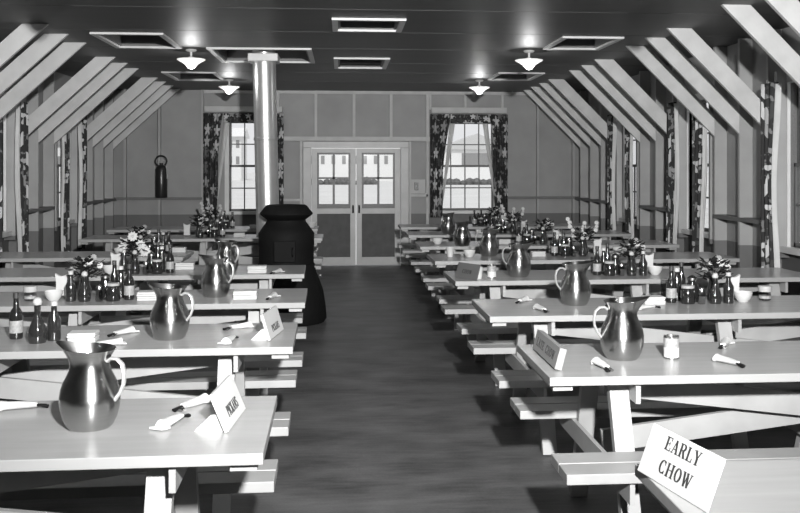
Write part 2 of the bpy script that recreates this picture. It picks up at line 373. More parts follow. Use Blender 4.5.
# ------------------------------------------------------------------ curtains
def cloth(mb, fn, nu, nv):
    vs = [fn(u/nu, v/nv) for v in range(nv+1) for u in range(nu+1)]
    fs = [(v*(nu+1)+u, v*(nu+1)+u+1, (v+1)*(nu+1)+u+1, (v+1)*(nu+1)+u) for v in range(nv) for u in range(nu)]
    mb.add(vs, fs, True)
def build_cloth(name, fn, nu, nv, m, parent, uvw, uvh, off=0):
    mb = MB(); cloth(mb, fn, nu, nv); o = mb.build(name, m, parent, solid=.004)
    uvl = o.data.uv_layers.new(name='UVMap')
    for p in o.data.polygons:
        for li in p.loop_indices:
            vi = o.data.loops[li].vertex_index; u = (vi % (nu+1))/nu; v = (vi//(nu+1))/nv
            uvl.data[li].uv = (u*uvw+off, v*uvh+off*.7)
    return o
def curtain(loc, rz, w_top, w_bot, h, flip, label, seed, lining=True, gather=None):
    """local x across the window, z up; flip=-1 puts the lining on the -x side"""
    t = empty('curtain', loc, rz); tag(t, label, 'curtain', 'floral curtains')
    def fn(u, v):
        z = h*v; w = w_bot+(w_top-w_bot)*v + .03*math.sin(v*5+seed)
        x = flip*(u-.5)*w - (w_top-w)/2*flip
        return (x, -.03+.025*math.sin(u*5*PI*1.2+seed+v*.8), z)
    build_cloth('floral_panel', fn, 30, 14, M['floral'], t, max(w_top, w_bot)*1.6, h, seed*1.37)
    if lining:
        lw = .08
        def f2(u, v):
            z = .03+(h-.05)*v; w = w_bot+(w_top-w_bot)*v+.03*math.sin(v*5+seed)
            x0 = flip*.5*w-(w_top-w)/2*flip
            return (x0+flip*u*lw*(.55+.3*math.sin(v*7+seed)), -.03+.02*math.sin(u*6+seed), z)
        build_cloth('lining_fold', f2, 8, 14, M['lining'], t, .1, h)
    return t
# back windows: long tied panels, valance and rod board
for cx, nm, sd, xa, xb in ((-1.45, 'left back window beside the stove pipe', 1, -2.06, -1.1), (2.05, 'right back window', 2, 1.60, 2.56)):
    t = empty('curtain_box', ((xa+xb)/2, YB-.04, 2.5)); tag(t, 'long pale board above the ' + nm, 'curtain box'); hw = (xb-xa)/2+.14
    MB().box(-hw, hw, -.10, .0, .0, .09).build('board', M['batten'], t, bevel=.003)
    curtain((xa, YB-.1, .8), 0, .32, .17, 1.68, 1, 'floral curtain hanging at the left side of the '+nm, sd, lining=False)
    curtain((xb, YB-.1, .8), 0, .32, .17, 1.68, -1, 'floral curtain hanging at the right side of the '+nm, sd+5, lining=False)
    t = empty('valance', ((xa+xb)/2, YB-.13, 2.33)); tag(t, 'short gathered floral valance across the top of the '+nm, 'valance'); vw = (xb-xa)-.34
    build_cloth('floral_panel', lambda u, v: ((u-.5)*vw, .012*math.sin(u*16), .15*v), 40, 6, M['floral'], t, 1.2, .3, 3.1*sd)
    for q, xq in ((-1, xa), (1, xb)):
        t = empty('sheer_curtain', (xq, YB-.06, .95)); tag(t, 'pale sheer strip at %s edge of the %s' % ('left' if q < 0 else 'right', nm), 'curtain', 'sheer curtain strips')
        build_cloth('sheer_panel', lambda u, v, q=q: (-q*(.02+.155*v+(u)*(.02+.075*v)), .008*math.sin(u*9+v*2), 1.5*v), 8, 8, M['lining'], t, .1, 1.4)
# side windows
wlab = ['farthest', 'middle', 'nearest']
for i, n in enumerate((4, 8, 12)):
    for side in (0, 1):
        Yc = (YLn, YRn)[side](n); sn = ('left', 'right')[side]
        for far in (0, 1):
            y = Yc+(.40 if far else -.40)
            lab = 'floral curtain with pale lining on the %s %s wall window, %s side' % (wlab[i], sn, 'far' if far else 'near')
            # rotation: left wall local x -> +Y ; right wall local x -> -Y
            if side == 0: curtain((FL+.05, y, .5 if far else .42), PI/2, .26, .22, 1.83, -1, lab, i*3+far+.5)
            else: curtain((FR-.05, y, .52 if far else .45), -PI/2, .26, .22, 1.83, 1, lab, i*3+far+.9)

# ------------------------------------------------------------------ pendant lamps
def mk_lamp():
    t = empty('pendant_lamp')
    MB().lathe([(.001, 0), (.055, 0), (.06, -.008), (.045, -.022), (.012, -.026)], 20).build('ceiling_canopy', M['trim'], t)
    MB().lathe([(.012, -.02), (.012, -.075), (.03, -.08), (.034, -.095)], 16).build('stem', M['trim'], t)
    MB().lathe([(.035, -.09), (.09, -.095), (.145, -.10), (.15, -.106), (.14, -.115), (.11, -.13), (.07, -.155), (.045, -.185), (.03, -.20), (.001, -.208)], 28).build('glass_shade', M['bulb'], t)
    return t
for x, y, lab in ((-1.6, 10.05, 'pale glass pendant lamp, the nearer one on the left side of the ceiling'), (-1.6, 13.4, 'pale glass pendant lamp near the left back window'),
             (2.0, 9.85, 'pale glass pendant lamp, the nearer one on the right side of the ceiling'), (1.96, 13.2, 'pale glass pendant lamp near the right back window')):
    place('lamp', mk_lamp, (x, y, ZC), 0, lab, 'lamp', 'pendant lamps')

for x, y, lab in ((-1.6, 5.5, 'unseen added pendant lamp above the third left table'), (2.0, 5.5, 'unseen added pendant lamp above the third right table'), (-1.6, 2.5, 'unseen added pendant lamp above the front left table'), (2.0, 2.5, 'unseen added pendant lamp above the front right tables')):  # lamps out of view, added for overhead fill on the table tops
    place('lamp', mk_lamp, (x, y, ZC), 0, lab, 'lamp', 'pendant lamps')
for x, y in ((-1.6, 10.05), (-1.6, 13.4), (2.0, 9.85), (1.96, 13.2), (-1.6, 5.5), (2.0, 5.5), (-1.6, 2.5), (2.0, 2.5)):
    pl = bpy.data.lights.new('lamp_fill', 'POINT'); pl.energy = 9; pl.shadow_soft_size = .05; po = bpy.data.objects.new('lamp_fill', pl); COL.objects.link(po); po.location = (x, y, ZC-.27)  # lit as overhead fill; the front four belong to the added lamps
# ------------------------------------------------------------------ stove, pipe, extinguisher
t = empty('coal_stove', (-.58, 9.80, 0)); tag(t, 'big black cast iron coal stove with flared top beside the aisle', 'stove')
MB().lathe([(.40, 0), (.42, .03), (.41, .16), (.385, .32), (.35, .42), (.31, .52), (.295, .60)], 32).build('base_skirt', M['iron'], t)
MB().lathe([(.295, .60), (.285, .61), (.285, .78), (.29, .80), (.29, .92), (.245, .985), (.205, 1.04), (.20, 1.06)], 32).build('firepot', M['iron'], t)
MB().lathe([(.20, 1.06), (.26, 1.105), (.275, 1.12), (.272, 1.135), (.215, 1.205), (.20, 1.215), (.10, 1.22), (.001, 1.225)], 32).build('flared_top', M['iron'], t)
dr = MB().box(-.11, .11, -.31, -.27, .64, .86).build('fire_door', M['iron'], t, bevel=.01); MB().tube([(.08, -.31, .70), (.08, -.34, .72), (.08, -.34, .77), (.08, -.31, .79)], .007).build('door_handle', M['iron'], dr)
MB().box(-.13, .13, -.43, -.36, .08, .26).build('ash_door', M['iron'], t, bevel=.01)
for z in (.48, .57, .70, .79):
    MB().lathe([(.012, -.006), (.012, .004), (.006, .009)], 10, (.30 if z > .55 else .355, -.04, z)).build('rivet', M['ltgrey'], t)
MB().tube([(-.09, .14, .95), (-.145, .26, .95)], .09, 16).build('flue_elbow', M['iron'], t)
t = empty('stove_pipe', (-.845, 10.2, 0)); tag(t, 'tall light metal stove pipe rising through the wide ceiling hatch', 'pipe')
MB().lathe([(.125, .85), (.125, 1.9), (.132, 1.905), (.132, 1.93), (.125, 1.935), (.125, 2.99)], 32).build('pipe', M['alum'], t)
pp = t.children[0]; pp.location.x = .063; pp.rotation_euler.y = -.022
MB().box(-.16, .16, -.16, .16, 2.745, 2.83).build('collar', M['trim'], t, bevel=.01)
t = empty('fire_extinguisher', (-2.87, YB-.16, 1.13)); tag(t, 'dark cylindrical fire extinguisher with coiled hose hanging on the back wall', 'extinguisher')
MB().lathe([(.09, 0), (.095, .01), (.095, .45), (.08, .49), (.03, .52), (.025, .55)], 20).build('body', M['exting'], t)
MB().tube([(.09*math.cos(a), -.03, .58+.085*math.sin(a)) for a in [i*PI/8-.9 for i in range(15)]], .014).build('hose', M['exting'], t)
MB().tube([(.085, -.03, .5), (.1, -.03, .35), (.1, -.03, .3)], [.012, .012, .018]).build('nozzle', M['ltgrey'], t)
MB().tube([(-.03, 0, .56), (.04, 0, .57)], .02).build('valve', M['ltgrey'], t)
MB().box(-.05, .05, .07, .11, .1, .3).build('bracket', M['exting'], t)

# ------------------------------------------------------------------ tables
TH = .76
def mk_table(L, name='picnic_table'):
    t = empty(name); h = L/2
    p = MB()
    p.box(-h, h, -.35, .35, TH-.035, TH)
    p.build('tabletop', M['top'], t, bevel=.003)
    for s in (-1, 1):
        q = MB()
        for a, b in ((.325, .455), (.462, .592)):
            q.box(-h+.01, h-.01, *sorted((s*a, s*b)), .41, .45)
        q.build('bench_seat', M['wood'], t, bevel=.003)
    xs = (-h+.32, 0, h-.32) if L > 2.4 else (-h+.28, h-.28)
    for x in xs:
        for s in (-1, 1):
            MB().bar((x, s*.19, TH-.04), (x+.0, s*.45, 0.0), .08, .04, up=(0,1,0)).build('leg', M['leg'], t)
        MB().box(x-.062, x-.042, -.57, .57, .32, .408).build('bench_bearer', M['leg'], t)
        MB().box(x+.042, x+.062, -.32, .32, .64, .722).build('top_cleat', M['leg'], t)
    for s in (-1, 1): MB().box(*sorted((s*(h-.02), s*(h-.10))), -.32, .32, .70, .724).build('end_cleat', M['wood'], t)
    a, b = xs[0], xs[-1]
    MB().bar((a, -.03, .66), (b, -.03, .39), .025, .10).build('diagonal_brace', M['leg'], t)
    MB().bar((a, .03, .39), (b, .03, .66), .025, .10).build('diagonal_brace', M['leg'], t)
    return t
NR = ['front', 'second', 'third', 'fourth', 'fifth', 'sixth', 'seventh', 'farthest']
NL = ['front', 'second', 'third', 'fourth', 'fifth', 'sixth', 'farthest']
RY = [2.24, 4.02, 5.57, 7.22, 8.71, 10.26, 11.95, 13.5]
LY = [3.10, 4.73, 6.17, 7.73, 9.26, 11.55, 13.25]
RYAW = [0, 0, .5, 1.2, .8, .5, 0, 0]; LYAW = [.6, .8, .8, 1.3, .5, 0, 0]
for i, y in enumerate(RY):
    place('table', lambda: mk_table(2.85), (.83+1.425, y, 0), R(RYAW[i]), 'pale wooden table with attached benches, %s one on the right side of aisle' % NR[i], 'table', 'mess hall picnic tables')
for i, y in enumerate(LY):
    if i == 4: place('shorttable', lambda: mk_table(1.9), (-1.5-.95, y, 0), R(LYAW[i]), 'shorter pale picnic table set back from the aisle, in front of the stove', 'table', 'mess hall picnic tables')
    else: place('table', lambda: mk_table(2.85), (-.235-1.425-(.07 if i == 3 else .1 if i == 6 else 0), y, 0), R(LYAW[i]), 'pale wooden table with attached benches, %s one on the left side of aisle' % NL[i], 'table', 'mess hall picnic tables')

# ------------------------------------------------------------------ tableware
def mk_pitcher():
    t = empty('water_pitcher')
    prof = [(.001, .004), (.062, .004), (.07, 0), (.079, .010), (.091, .035), (.099, .065), (.102, .090), (.1025, .110), (.1015, .113), (.098, .135), (.090, .158), (.079, .18), (.070, .20), (.066, .217), (.066, .232), (.071, .248), (.080, .264), (.088, .277),
            (.085, .278), (.077, .265), (.068, .248), (.063, .232), (.063, .217), (.075, .18), (.094, .13), (.08, .03), (.001, .02)]
    def fn(p, a, r, z):
        if z > .205:
            k = max(0, math.cos(a))**7; q = (z-.205)/.075
            p[0] += k*.05*q; p[2] += k*.012*q; p[1] *= 1-.25*k*q
            p[2] += .012*q*(math.cos(a)-.3)*.4
        return p
    MB().lathe(prof, 48, fn=fn).build('body', M['steel'], t)
    MB().tube([(-.07, 0, .232), (-.085, 0, .243), (-.108, 0, .242), (-.128, 0, .225), (-.136, 0, .195), (-.134, 0, .16), (-.122, 0, .13), (-.105, 0, .108), (-.097, 0, .098)], .006, 10, flat=1.8).build('handle', M['bright'], t)
    MB().lathe([(.012, -.004), (.012, .004), (.004, .007)], 10, (-.07, 0, .25)).build('hinge_knob', M['iron'], t)
    return t
def bottle_maker(name, prof, matk, capp=None, capm='blackcap', lab=None, labm='label'):
    def f():
        t = empty(name); MB().lathe(prof, 20).build('body', M[matk], t)
        if capp: MB().lathe(capp, 16).build('cap', M[capm], t)
        if lab: MB().lathe([(lab[0], lab[1]), (lab[0], lab[2])], 20).build('label', M[labm], t)
        return t
    return f
mk_sauce = bottle_maker('sauce_bottle', [(.001, 0), (.03, 0), (.032, .01), (.032, .11), (.026, .135), (.014, .155), (.012, .20)], 'sauce', [(.015, .198), (.015, .225), (.001, .227)], 'blackcap', (.0328, .03, .09))
mk_ketchup = bottle_maker('ketchup_bottle', [(.001, 0), (.028, 0), (.03, .01), (.03, .08), (.022, .13), (.013, .165), (.013, .185)], 'sauce', [(.017, .183), (.017, .205), (.001, .207)], 'cap')
mk_shaker = bottle_maker('salt_shaker', [(.001, 0), (.022, 0), (.024, .01), (.02, .06), (.018, .075)], 'clear', [(.02, .073), (.021, .09), (.014, .102), (.001, .105)], 'tin')
mk_cruet = bottle_maker('vinegar_cruet', [(.001, 0), (.034, 0), (.038, .015), (.036, .06), (.02, .095), (.012, .12), (.014, .16)], 'bottle', [(.016, .158), (.02, .168), (.014, .185), (.001, .19)], 'cap')
mk_glassjar = bottle_maker('lidded_jar', [(.001, 0), (.034, 0), (.037, .01), (.037, .045), (.03, .055)], 'clear', [(.04, .055), (.042, .06), (.042, .09), (.001, .094)], 'cap', (.0372, .012, .03))
mk_sugar = bottle_maker('mustard_jar', [(.001, 0), (.042, 0), (.046, .012), (.046, .08), (.036, .098)], 'sauce', [(.04, .096), (.041, .112), (.001, .115)], 'ltgrey')
mk_tumbler = bottle_maker('tall_glass', [(.001, 0), (.024, 0), (.027, .13), (.025, .13), (.022, .01), (.001, .008)], 'clear')
mk_syrup = bottle_maker('syrup_jug', [(.001, 0), (.038, 0), (.04, .01), (.038, .09), (.028, .12), (.028, .135)], 'sauce', [(.03, .134), (.03, .15), (.012, .165), (.001, .167)], 'tin')
mk_pepper = bottle_maker('pepper_bottle', [(.001, 0), (.024, 0), (.026, .01), (.026, .13), (.014, .17), (.012, .21)], 'sauce', [(.014, .208), (.014, .235), (.001, .237)], 'blackcap')
def mk_can():
    t = empty('milk_can')
    MB().lathe([(.001, 0), (.033, 0), (.034, .003), (.033, .006), (.033, .094), (.034, .097), (.034, .1), (.031, .1), (.031, .096), (.001, .096)], 28).build('can_body', M['tin'], t)
    MB().lathe([(.0336, .008), (.0336, .05)], 28).build('paper_label', M['white'], t)
    MB().lathe([(.0336, .0505), (.0336, .092)], 28).build('printed_label', M['label'], t)
    return t
def mk_bowl():
    t = empty('sugar_bowl')
    MB().lathe([(.001, 0), (.03, 0), (.033, .006), (.045, .02), (.055, .045), (.058, .062), (.055, .062), (.05, .045), (.03, .012), (.001, .009)], 28).build('bowl', M['china'], t)
    return t
def mk_napholder():
    t = empty('napkin_holder')
    m = MB(); n = 12; vs = []; fs = []
    for y in (-.012, .012):
        for u, z, w in ((0, .01, .036), (1, .10, .035), (2, .15, .042)):
            for k in range(n+1):
                q = -1+2*k/n; vs.append((q*w, y, z if u < 2 else .142+.018*q*q))
    N = n+1
    for r in range(2):
        for k in range(n):
            fs.append((r*N+k, r*N+k+1, (r+1)*N+k+1, (r+1)*N+k)); o = 3*N; fs.append((o+r*N+k, o+(r+1)*N+k, o+(r+1)*N+k+1, o+r*N+k+1))
        for k in (0, n): fs.append((r*N+k, (r+1)*N+k, 3*N+(r+1)*N+k, 3*N+r*N+k))
    for k in range(n):
        for r in (0, 2): fs.append((r*N+k, r*N+k+1, 3*N+r*N+k+1, 3*N+r*N+k))
    m.add(vs, fs).build('paper_napkins', M['white'], t)
    MB().box(-.04, .04, -.022, .022, 0, .02).build('holder_base', M['tin'], t, bevel=.004)
    return t
def mk_pack():
    t = empty('napkin_stack'); m = MB()
    for i in range(4):
        j = .002*math.sin(i*2.3); m.box(-.065+j, .065+j, -.05-j, .05-j, .012*i, .012*i+.0105)
    m.build('folded_napkins', M['white'], t, bevel=.003); return t
def mk_roll():
    t = empty('napkin_roll')
    def fn(p, a, r, z): return p
    vs = []; n = 14; prof = [(0, .013), (.03, .016), (.07, .019), (.11, .02), (.14, .025)]; fs = []
    for x, r in prof:
        for k in range(n):
            a = 2*PI*k/n; w = 1+.12*math.sin(3*a+x*20); vs.append((x-.07, r*w*1.15*math.cos(a), .017+r*w*.8*math.sin(a)))
    for i in range(len(prof)-1):
        for k in range(n): fs.append((i*n+k, i*n+(k+1)%n, (i+1)*n+(k+1)%n, (i+1)*n+k))
    fs.append(tuple(range(n))); fs.append(tuple(len(prof)*n-n+k for k in range(n)))
    MB().add(vs, fs, True).build('cloth_wrap', M['white'], t)
    MB().prism([(.05, -.02), (.085, -.045), (.09, .01), (.06, .03)], 'z', .004, .012).build('cloth_corner', M['white'], t)
    c = MB().tube([(-.05, .004, .016), (-.085, .006, .014), (-.115, .008, .008)], [.004, .005, .008], 8, 1.6); c.build('fork_handle', M['iron'], t)
    MB().tube([(-.05, -.007, .016), (-.08, -.011, .013), (-.105, -.014, .007)], [.003, .004, .007], 8, 1.6).build('knife_handle', M['steel'], t)
    return t
def blossom(parent, c, r, m, tilt=0, npet=10):
    mb = MB(); c = Vector(c); rot = Matrix.Rotation(tilt, 3, 'X')
    for k in range(npet):
        a = 2*PI*k/npet; d = Vector((math.cos(a), 0, math.sin(a))); s = Vector((-math.sin(a), 0, math.cos(a)))
        pts = [d*r*.15, d*r*.6+s*r*.26, d*r+Vector((0, r*.1, 0)), d*r*.6-s*r*.26]
        f = [c+rot@(p+Vector((0, -.004+.002*(k % 2), 0))) for p in pts]; b = [c+rot@(p+Vector((0, .004+.002*(k % 2), 0))) for p in pts]
        mb.add(f+b, [(0,1,2,3),(7,6,5,4),(0,4,5,1),(1,5,6,2),(2,6,7,3),(3,7,4,0)])
    mb.lathe([(.001, -r*.2), (r*.22, -r*.12), (r*.26, 0), (r*.2, r*.14), (.001, r*.2)], 8, c)
    return mb.build('blossom', M[m], parent)
def mk_flowers(kind):
    def f():
        rnd = random.Random(kind*11+3)
        t = empty('flower_vase')
        MB().lathe([(.001, 0), (.035, 0), (.04, .01), (.045, .05), (.032, .10), (.028, .13), (.036, .15), (.033, .15), (.025, .13), (.03, .1), (.001, .02)], 20).build('vase', M['bottle'], t)
        st = MB(); lf = MB(); heads = []
        nb = (6, 4, 16)[kind]
        for i in range(nb):
            a = rnd.uniform(0, 2*PI); rr = rnd.uniform(.03, (.09, .1, .12)[kind]); hh = rnd.uniform(.19, (.27, .25, .36)[kind])
            x, y = rr*math.cos(a)*1.2, rr*math.sin(a)*.6
            if kind == 1: x = (-.08, .06, .0, .1)[i]; y = -.03; hh = (.2, .22, .29, .17)[i]
            if kind == 2: q = (-.15, .01, .14)[i % 3]; z_ = .17+.035*(i//3); x = q*(z_/.33)+rnd.uniform(-.015, .015); hh = z_
            st.tube([(0, 0, .1), (x*.5, y*.5, (.13+hh)/2), (x, y, hh)], .003, 6); heads.append((x, y, hh))
        for i in range(110):
            a = rnd.uniform(0, 2*PI); rr = rnd.uniform(.01, .085); z = rnd.uniform(.13, .25); c = Vector((rr*math.cos(a), rr*math.sin(a)*.7, z))
            d = Vector((math.cos(a), math.sin(a), rnd.uniform(-.4, .8))).normalized(); s = d.cross(Vector((0, 0, 1))).normalized(); l = rnd.uniform(.035, .065); u = Vector((0, 0, .003))
            q = [c, c+d*l*.5+s*l*.3, c+d*l, c+d*l*.5-s*l*.3]
            lf.add(q+[p+u for p in q], [(0,1,2,3),(7,6,5,4),(0,4,5,1),(1,5,6,2),(2,6,7,3),(3,7,4,0)])
        st.build('stems', M['stem'], t); lf.build('foliage', M['leaf'], t)
        for i, h in enumerate(heads):
            r = (.026, .048, .022)[kind]*rnd.uniform(.85, 1.15)
            blossom(t, h, r, 'petal' if (i % 2 == 0 or kind > 0) else 'petal2', rnd.uniform(-.5, .2), 10)
        return t
    return f
def mk_cup():
    t = empty('paper_cup'); MB().lathe([(.001, 0), (.026, 0), (.036, .085), (.038, .088), (.034, .088), (.025, .004), (.001, .003)], 24).build('cup', M['white'], t); return t

# lettering: stroke glyphs (x, y in cap heights)
T, t_ = .2, .075
def arc(cx, cy, rx, ry, a0, a1, wt, wn, n=14):
    out = []; P = []
    for i in range(n+1):
        a = R(a0+(a1-a0)*i/n); P.append((cx+rx*math.cos(a), cy+ry*math.sin(a), wn+(wt-wn)*abs(math.cos(a))))
    for p, q in zip(P, P[1:]): out.append((p[0], p[1], q[0], q[1], p[2], q[2]))
    return out
def ln(x0, y0, x1, y1, w): return [(x0, y0, x1, y1, w, w)]
def ser(x, y, w=.36): return ln(x-w/2, y, x+w/2, y, .05)
G = {
 'E': (.72, ln(.17, 0, .17, 1, T)+ln(0, .97, .66, .97, .06)+ln(0, .03, .68, .03, .06)+ln(.2, .52, .5, .52, .06)+ln(.64, .76, .64, 1, .06)+ln(.66, 0, .66, .26, .06)+ln(.5, .4, .5, .64, .05)),
 'A': (.86, ln(.14, 0, .42, 1, t_)+ln(.42, 1, .68, 0, T)+ln(.22, .32, .6, .32, .06)+ser(.13, .03, .28)+ser(.68, .03, .36)),
 'R': (.84, ln(.17, 0, .17, 1, T)+ser(.17, .03)+ln(0, .97, .42, .97, .06)+arc(.4, .75, .24, .22, 90, -90, T, .06)+ln(.17, .53, .42, .53, .06)+ln(.44, .53, .68, 0, T)+ser(.72, .03, .22)),
 'L': (.7, ln(.17, 0, .17, 1, T)+ser(.17, .97)+ln(0, .03, .66, .03, .06)+ln(.64, 0, .64, .3, .06)),
 'Y': (.84, ln(.16, 1, .43, .45, T)+ln(.7, 1, .43, .45, t_)+ln(.43, 0, .43, .5, T)+ser(.43, .03)+ser(.14, .97, .34)+ser(.7, .97, .26)),
 'C': (.78, arc(.4, .5, .3, .47, 50, 310, T, .06)+ln(.64, .68, .64, .98, .06)+ln(.64, .02, .64, .28, .05)),
 'H': (.9, ln(.17, 0, .17, 1, T)+ln(.7, 0, .7, 1, T)+ln(.2, .52, .7, .52, .06)+ser(.17, .03)+ser(.17, .97)+ser(.7, .03)+ser(.7, .97)),
 'O': (.82, arc(.4, .5, .29, .47, 0, 360, T, .06, 24)),
 'W': (1.1, ln(.14, 1, .34, 0, T)+ln(.34, 0, .54, .95, t_)+ln(.5, 1, .72, 0, T)+ln(.72, 0, .94, 1, t_)+ser(.14, .97, .3)+ser(.52, .97, .24)+ser(.94, .97, .24)),
 'T': (.78, ln(.38, 0, .38, 1, T)+ln(.03, .97, .73, .97, .06)+ser(.38, .03)+ln(.05, .72, .05, 1, .05)+ln(.71, .72, .71, 1, .05)),
 'P': (.76, ln(.17, 0, .17, 1, T)+ser(.17, .03)+ln(0, .97, .42, .97, .06)+arc(.4, .74, .24, .23, 90, -90, T, .06)+ln(.17, .51, .42, .51, .06)),
 'I': (.42, ln(.2, 0, .2, 1, T)+ser(.2, .03)+ser(.2, .97)),
 'K': (.86, ln(.17, 0, .17, 1, T)+ser(.17, .03)+ser(.17, .97)+ln(.2, .4, .66, 1, t_)+ln(.36, .6, .7, 0, T)+ser(.72, .03, .24)+ser(.64, .97, .24)),
 'N': (.88, ln(.14, 0, .14, 1, t_)+ln(.14, 1, .7, 0, T)+ln(.72, 0, .72, 1, t_)+ser(.14, .03, .26)+ser(.1, .97, .24)+ser(.72, .97, .26)),
 'S': (.66, arc(.33, .74, .22, .22, 20, 270, T*.85, .08)+arc(.33, .27, .22, .24, 90, -160, T*.85, .08)),
 ' ': (.5, []),
}
def lettering(txt, cap, xs, xc, yc, m, parent, wx=1., rot=None):
    W = sum(G[c][0]+.08 for c in txt)-.08; x = xc-W*cap*wx/2; mb = MB()
    for c in txt:
        w, st = G[c]
        for i, (x0, y0, x1, y1, a, b) in enumerate(st):
            A = Vector((x0*wx, y0)); B = Vector((x1*wx, y1)); d = (B-A).normalized(); n = Vector((-d.y, d.x))
            q = [A+n*a/2, A-n*a/2, B-n*b/2, B+n*b/2]; q = [(x+p.x*cap, yc+p.y*cap) for p in q]
            z0, z1 = -.0002, -.0012-.00002*(i % 5)
            vs = [(p[0], z0, p[1]) for p in q]+[(p[0], z1, p[1]) for p in q]
            mb.add(vs, [(0,1,2,3),(7,6,5,4),(0,4,5,1),(1,5,6,2),(2,6,7,3),(3,7,4,0)])
        x += (w+.08)*cap*wx
    return mb.build('lettering', m, parent)
def sign(name, loc, rz, w, h, lean, lines, cardm, label, thick=.012, prop=True):
    """face towards local -y, leaning back"""
    t = empty(name, loc, rz); tag(t, label, 'sign', 'table signs')
    b = MB().box(-w/2, w/2, 0, thick, 0, h).build('sign_board', M[cardm], t, bevel=.0015); b.rotation_euler = (-lean, 0, 0); b.location.z = thick*math.sin(lean)
    for txt, cap, y, wx, xc in lines: lettering(txt, cap, 0, xc, y, M['ink'], b, wx)
    if prop:
        dy = math.sin(lean)*h
        MB().prism([(thick+.002, .0), (dy+thick+.05, 0), (dy+thick-.0, .05), (dy*.45+thick+.004, .055)], 'x', -w/2+.02, -w/2+.035).build('prop_foot', M['card'], t)
    return t
def end(x0, y0, x1, y1): return ((x0+x1)/2, (y0+y1)/2, TH+.0005), math.atan2(y1-y0, x1-x0)
l, r = end(.815, 2.53, .885, 2.19)
sign('table_sign', l, r, .335, .137, R(22), [('EARLY', .036, .088, 1.05, 0), ('CHOW', .036, .026, 1.1, .0)], 'card', 'white card reading EARLY CHOW on the front right table', thick=.004)
l, r = end(.877, 4.24, .877, 3.79)
sign('table_sign', l, r, .45, .09, R(15), [('LATE', .036, .027, 1.2, -.1), ('CHOW', .036, .027, 1.2, .09)], 'greycard', 'grey lettered sign at the aisle end of the second right table', thick=.03)
l, r = end(.86, 7.09, 1.0, 6.86)
sign('table_sign', l, r, .26, .12, R(18), [('CHOW', .03, .04, 1.0, 0)], 'darkcard', 'dark grey sign at the aisle end of the fourth right table', thick=.008)
l, r = end(-.357, 2.98, -.332, 3.26)
sign('table_sign', l, r, .285, .13, R(23), [('PICKANS', .036, .03, .72, .0)], 'card', 'lettered board sign leaning on the front left table, facing the aisle', thick=.014)
l, r = end(-.346, 4.55, -.30, 4.86)
sign('table_sign', l, r, .31, .13, R(17), [('PICKANS', .034, .025, .78, .01)], 'card', 'lettered board sign leaning on the second left table, facing the aisle', thick=.014)

def TL(i): return 'the %s left table' % NL[i]
def TR(i): return 'the %s right table' % NR[i]
def put(kind, mk, x, y, rz, desc, cat, where, group=None, scale=None, dz=0):
    return place(kind, mk, (x, y, TH+.0008+dz), rz, desc+' on '+where, cat, group or cat+'s on the tables', scale)
# pitchers
for i, x, y, a in ((1, 1.232, 4.02, 0), (2, 1.43, 5.62, 3), (3, 1.36, 7.10, 0), (4, 1.40, 8.80, -5), (5, 1.29, 9.95, -70), (6, 1.36, 11.9, -60)):
    put('pitcher', mk_pitcher, x, y, R(a), 'big brushed steel water pitcher', 'pitcher', TR(i), scale=.93)
for i, x, y, a in ((0, -.815, 3.09, 160), (1, -.845, 4.66, 160), (2, -.822, 6.16, 160), (3, -.92, 7.52, 145), (5, -.9, 11.5, 150)):
    put('pitcher', mk_pitcher, x, y, R(a), 'big brushed steel water pitcher', 'pitcher', TL(i), scale=.93)
put('can', mk_can, 1.448, 4.0, .4, 'small milk can with a white paper label', 'can', TR(1))
# napkin rolls
for x, y, a, w, d in ((1.088, 3.84, 95, TR(1), 'white napkin roll with cutlery left of the pitcher'), (1.645, 3.87, 112, TR(1), 'white napkin roll with cutlery right of the milk can'), (1.80, 4.26, 60, TR(1), 'white napkin roll with cutlery behind the others'),
                   (1.165, 5.40, 100, TR(2), 'white napkin roll near the front edge'), (1.13, 5.76, 60, TR(2), 'crumpled white napkin roll near the back edge'), (1.80, 5.40, 200, TR(2), 'white napkin roll in front of the napkin stack'),
                   (-.555, 3.09, 250, TL(0), 'white napkin roll with cutlery between pitcher and sign'), (-.52, 3.33, 60, TL(0), 'white napkin roll with cutlery near the back edge'), (-1.12, 3.33, 190, TL(0), 'white napkin roll behind and left of the pitcher'),
                   (-1.10, 4.50, 30, TL(1), 'white napkin roll left of the pitcher near the front edge'), (-1.10, 4.80, 60, TL(1), 'white napkin roll behind left of the pitcher'), (-.54, 4.54, 260, TL(1), 'white napkin roll standing near the sign'), (-.53, 4.92, 40, TL(1), 'white napkin roll by the back edge behind sign'),
                   (-.45, 6.05, 80, TL(2), 'white napkin roll near the aisle end'), (-.52, 7.5, 70, TL(3), 'white napkin roll near the aisle end'), (2.9, 5.5, 70, TR(2), 'white napkin roll near the wall end')):
    put('roll', mk_roll, x, y, R(a), d, 'napkin roll', w, scale=.85)
# napkin stacks
for i, x, y, d in ((2, 1.915, 5.62, ''), (4, 1.86, 8.74, ''), (5, 1.80, 10.25, ''), (6, 1.79, 11.93, '')):
    put('pack', mk_pack, x, y, 0, 'white stack of folded napkins', 'napkin stack', TR(i))
for i, x, y, d in ((1, -1.25, 4.62, ''), (2, -1.22, 6.05, ' in the middle'), (2, -.62, 6.05, ' nearest the aisle'), (3, -1.30, 7.86, ' in the middle'), (3, -.68, 7.56, ' nearest the aisle'), (4, -1.62, 9.45, ''), (5, -1.25, 11.5, ''), (6, -1.22, 13.1, ''), (4, -1.9, 9.1, ' left of another')):
    put('pack', mk_pack, x, y, .05, 'white stack of folded napkins'+d, 'napkin stack', TL(i), scale=1.15 if i in (2, 3) else 1)
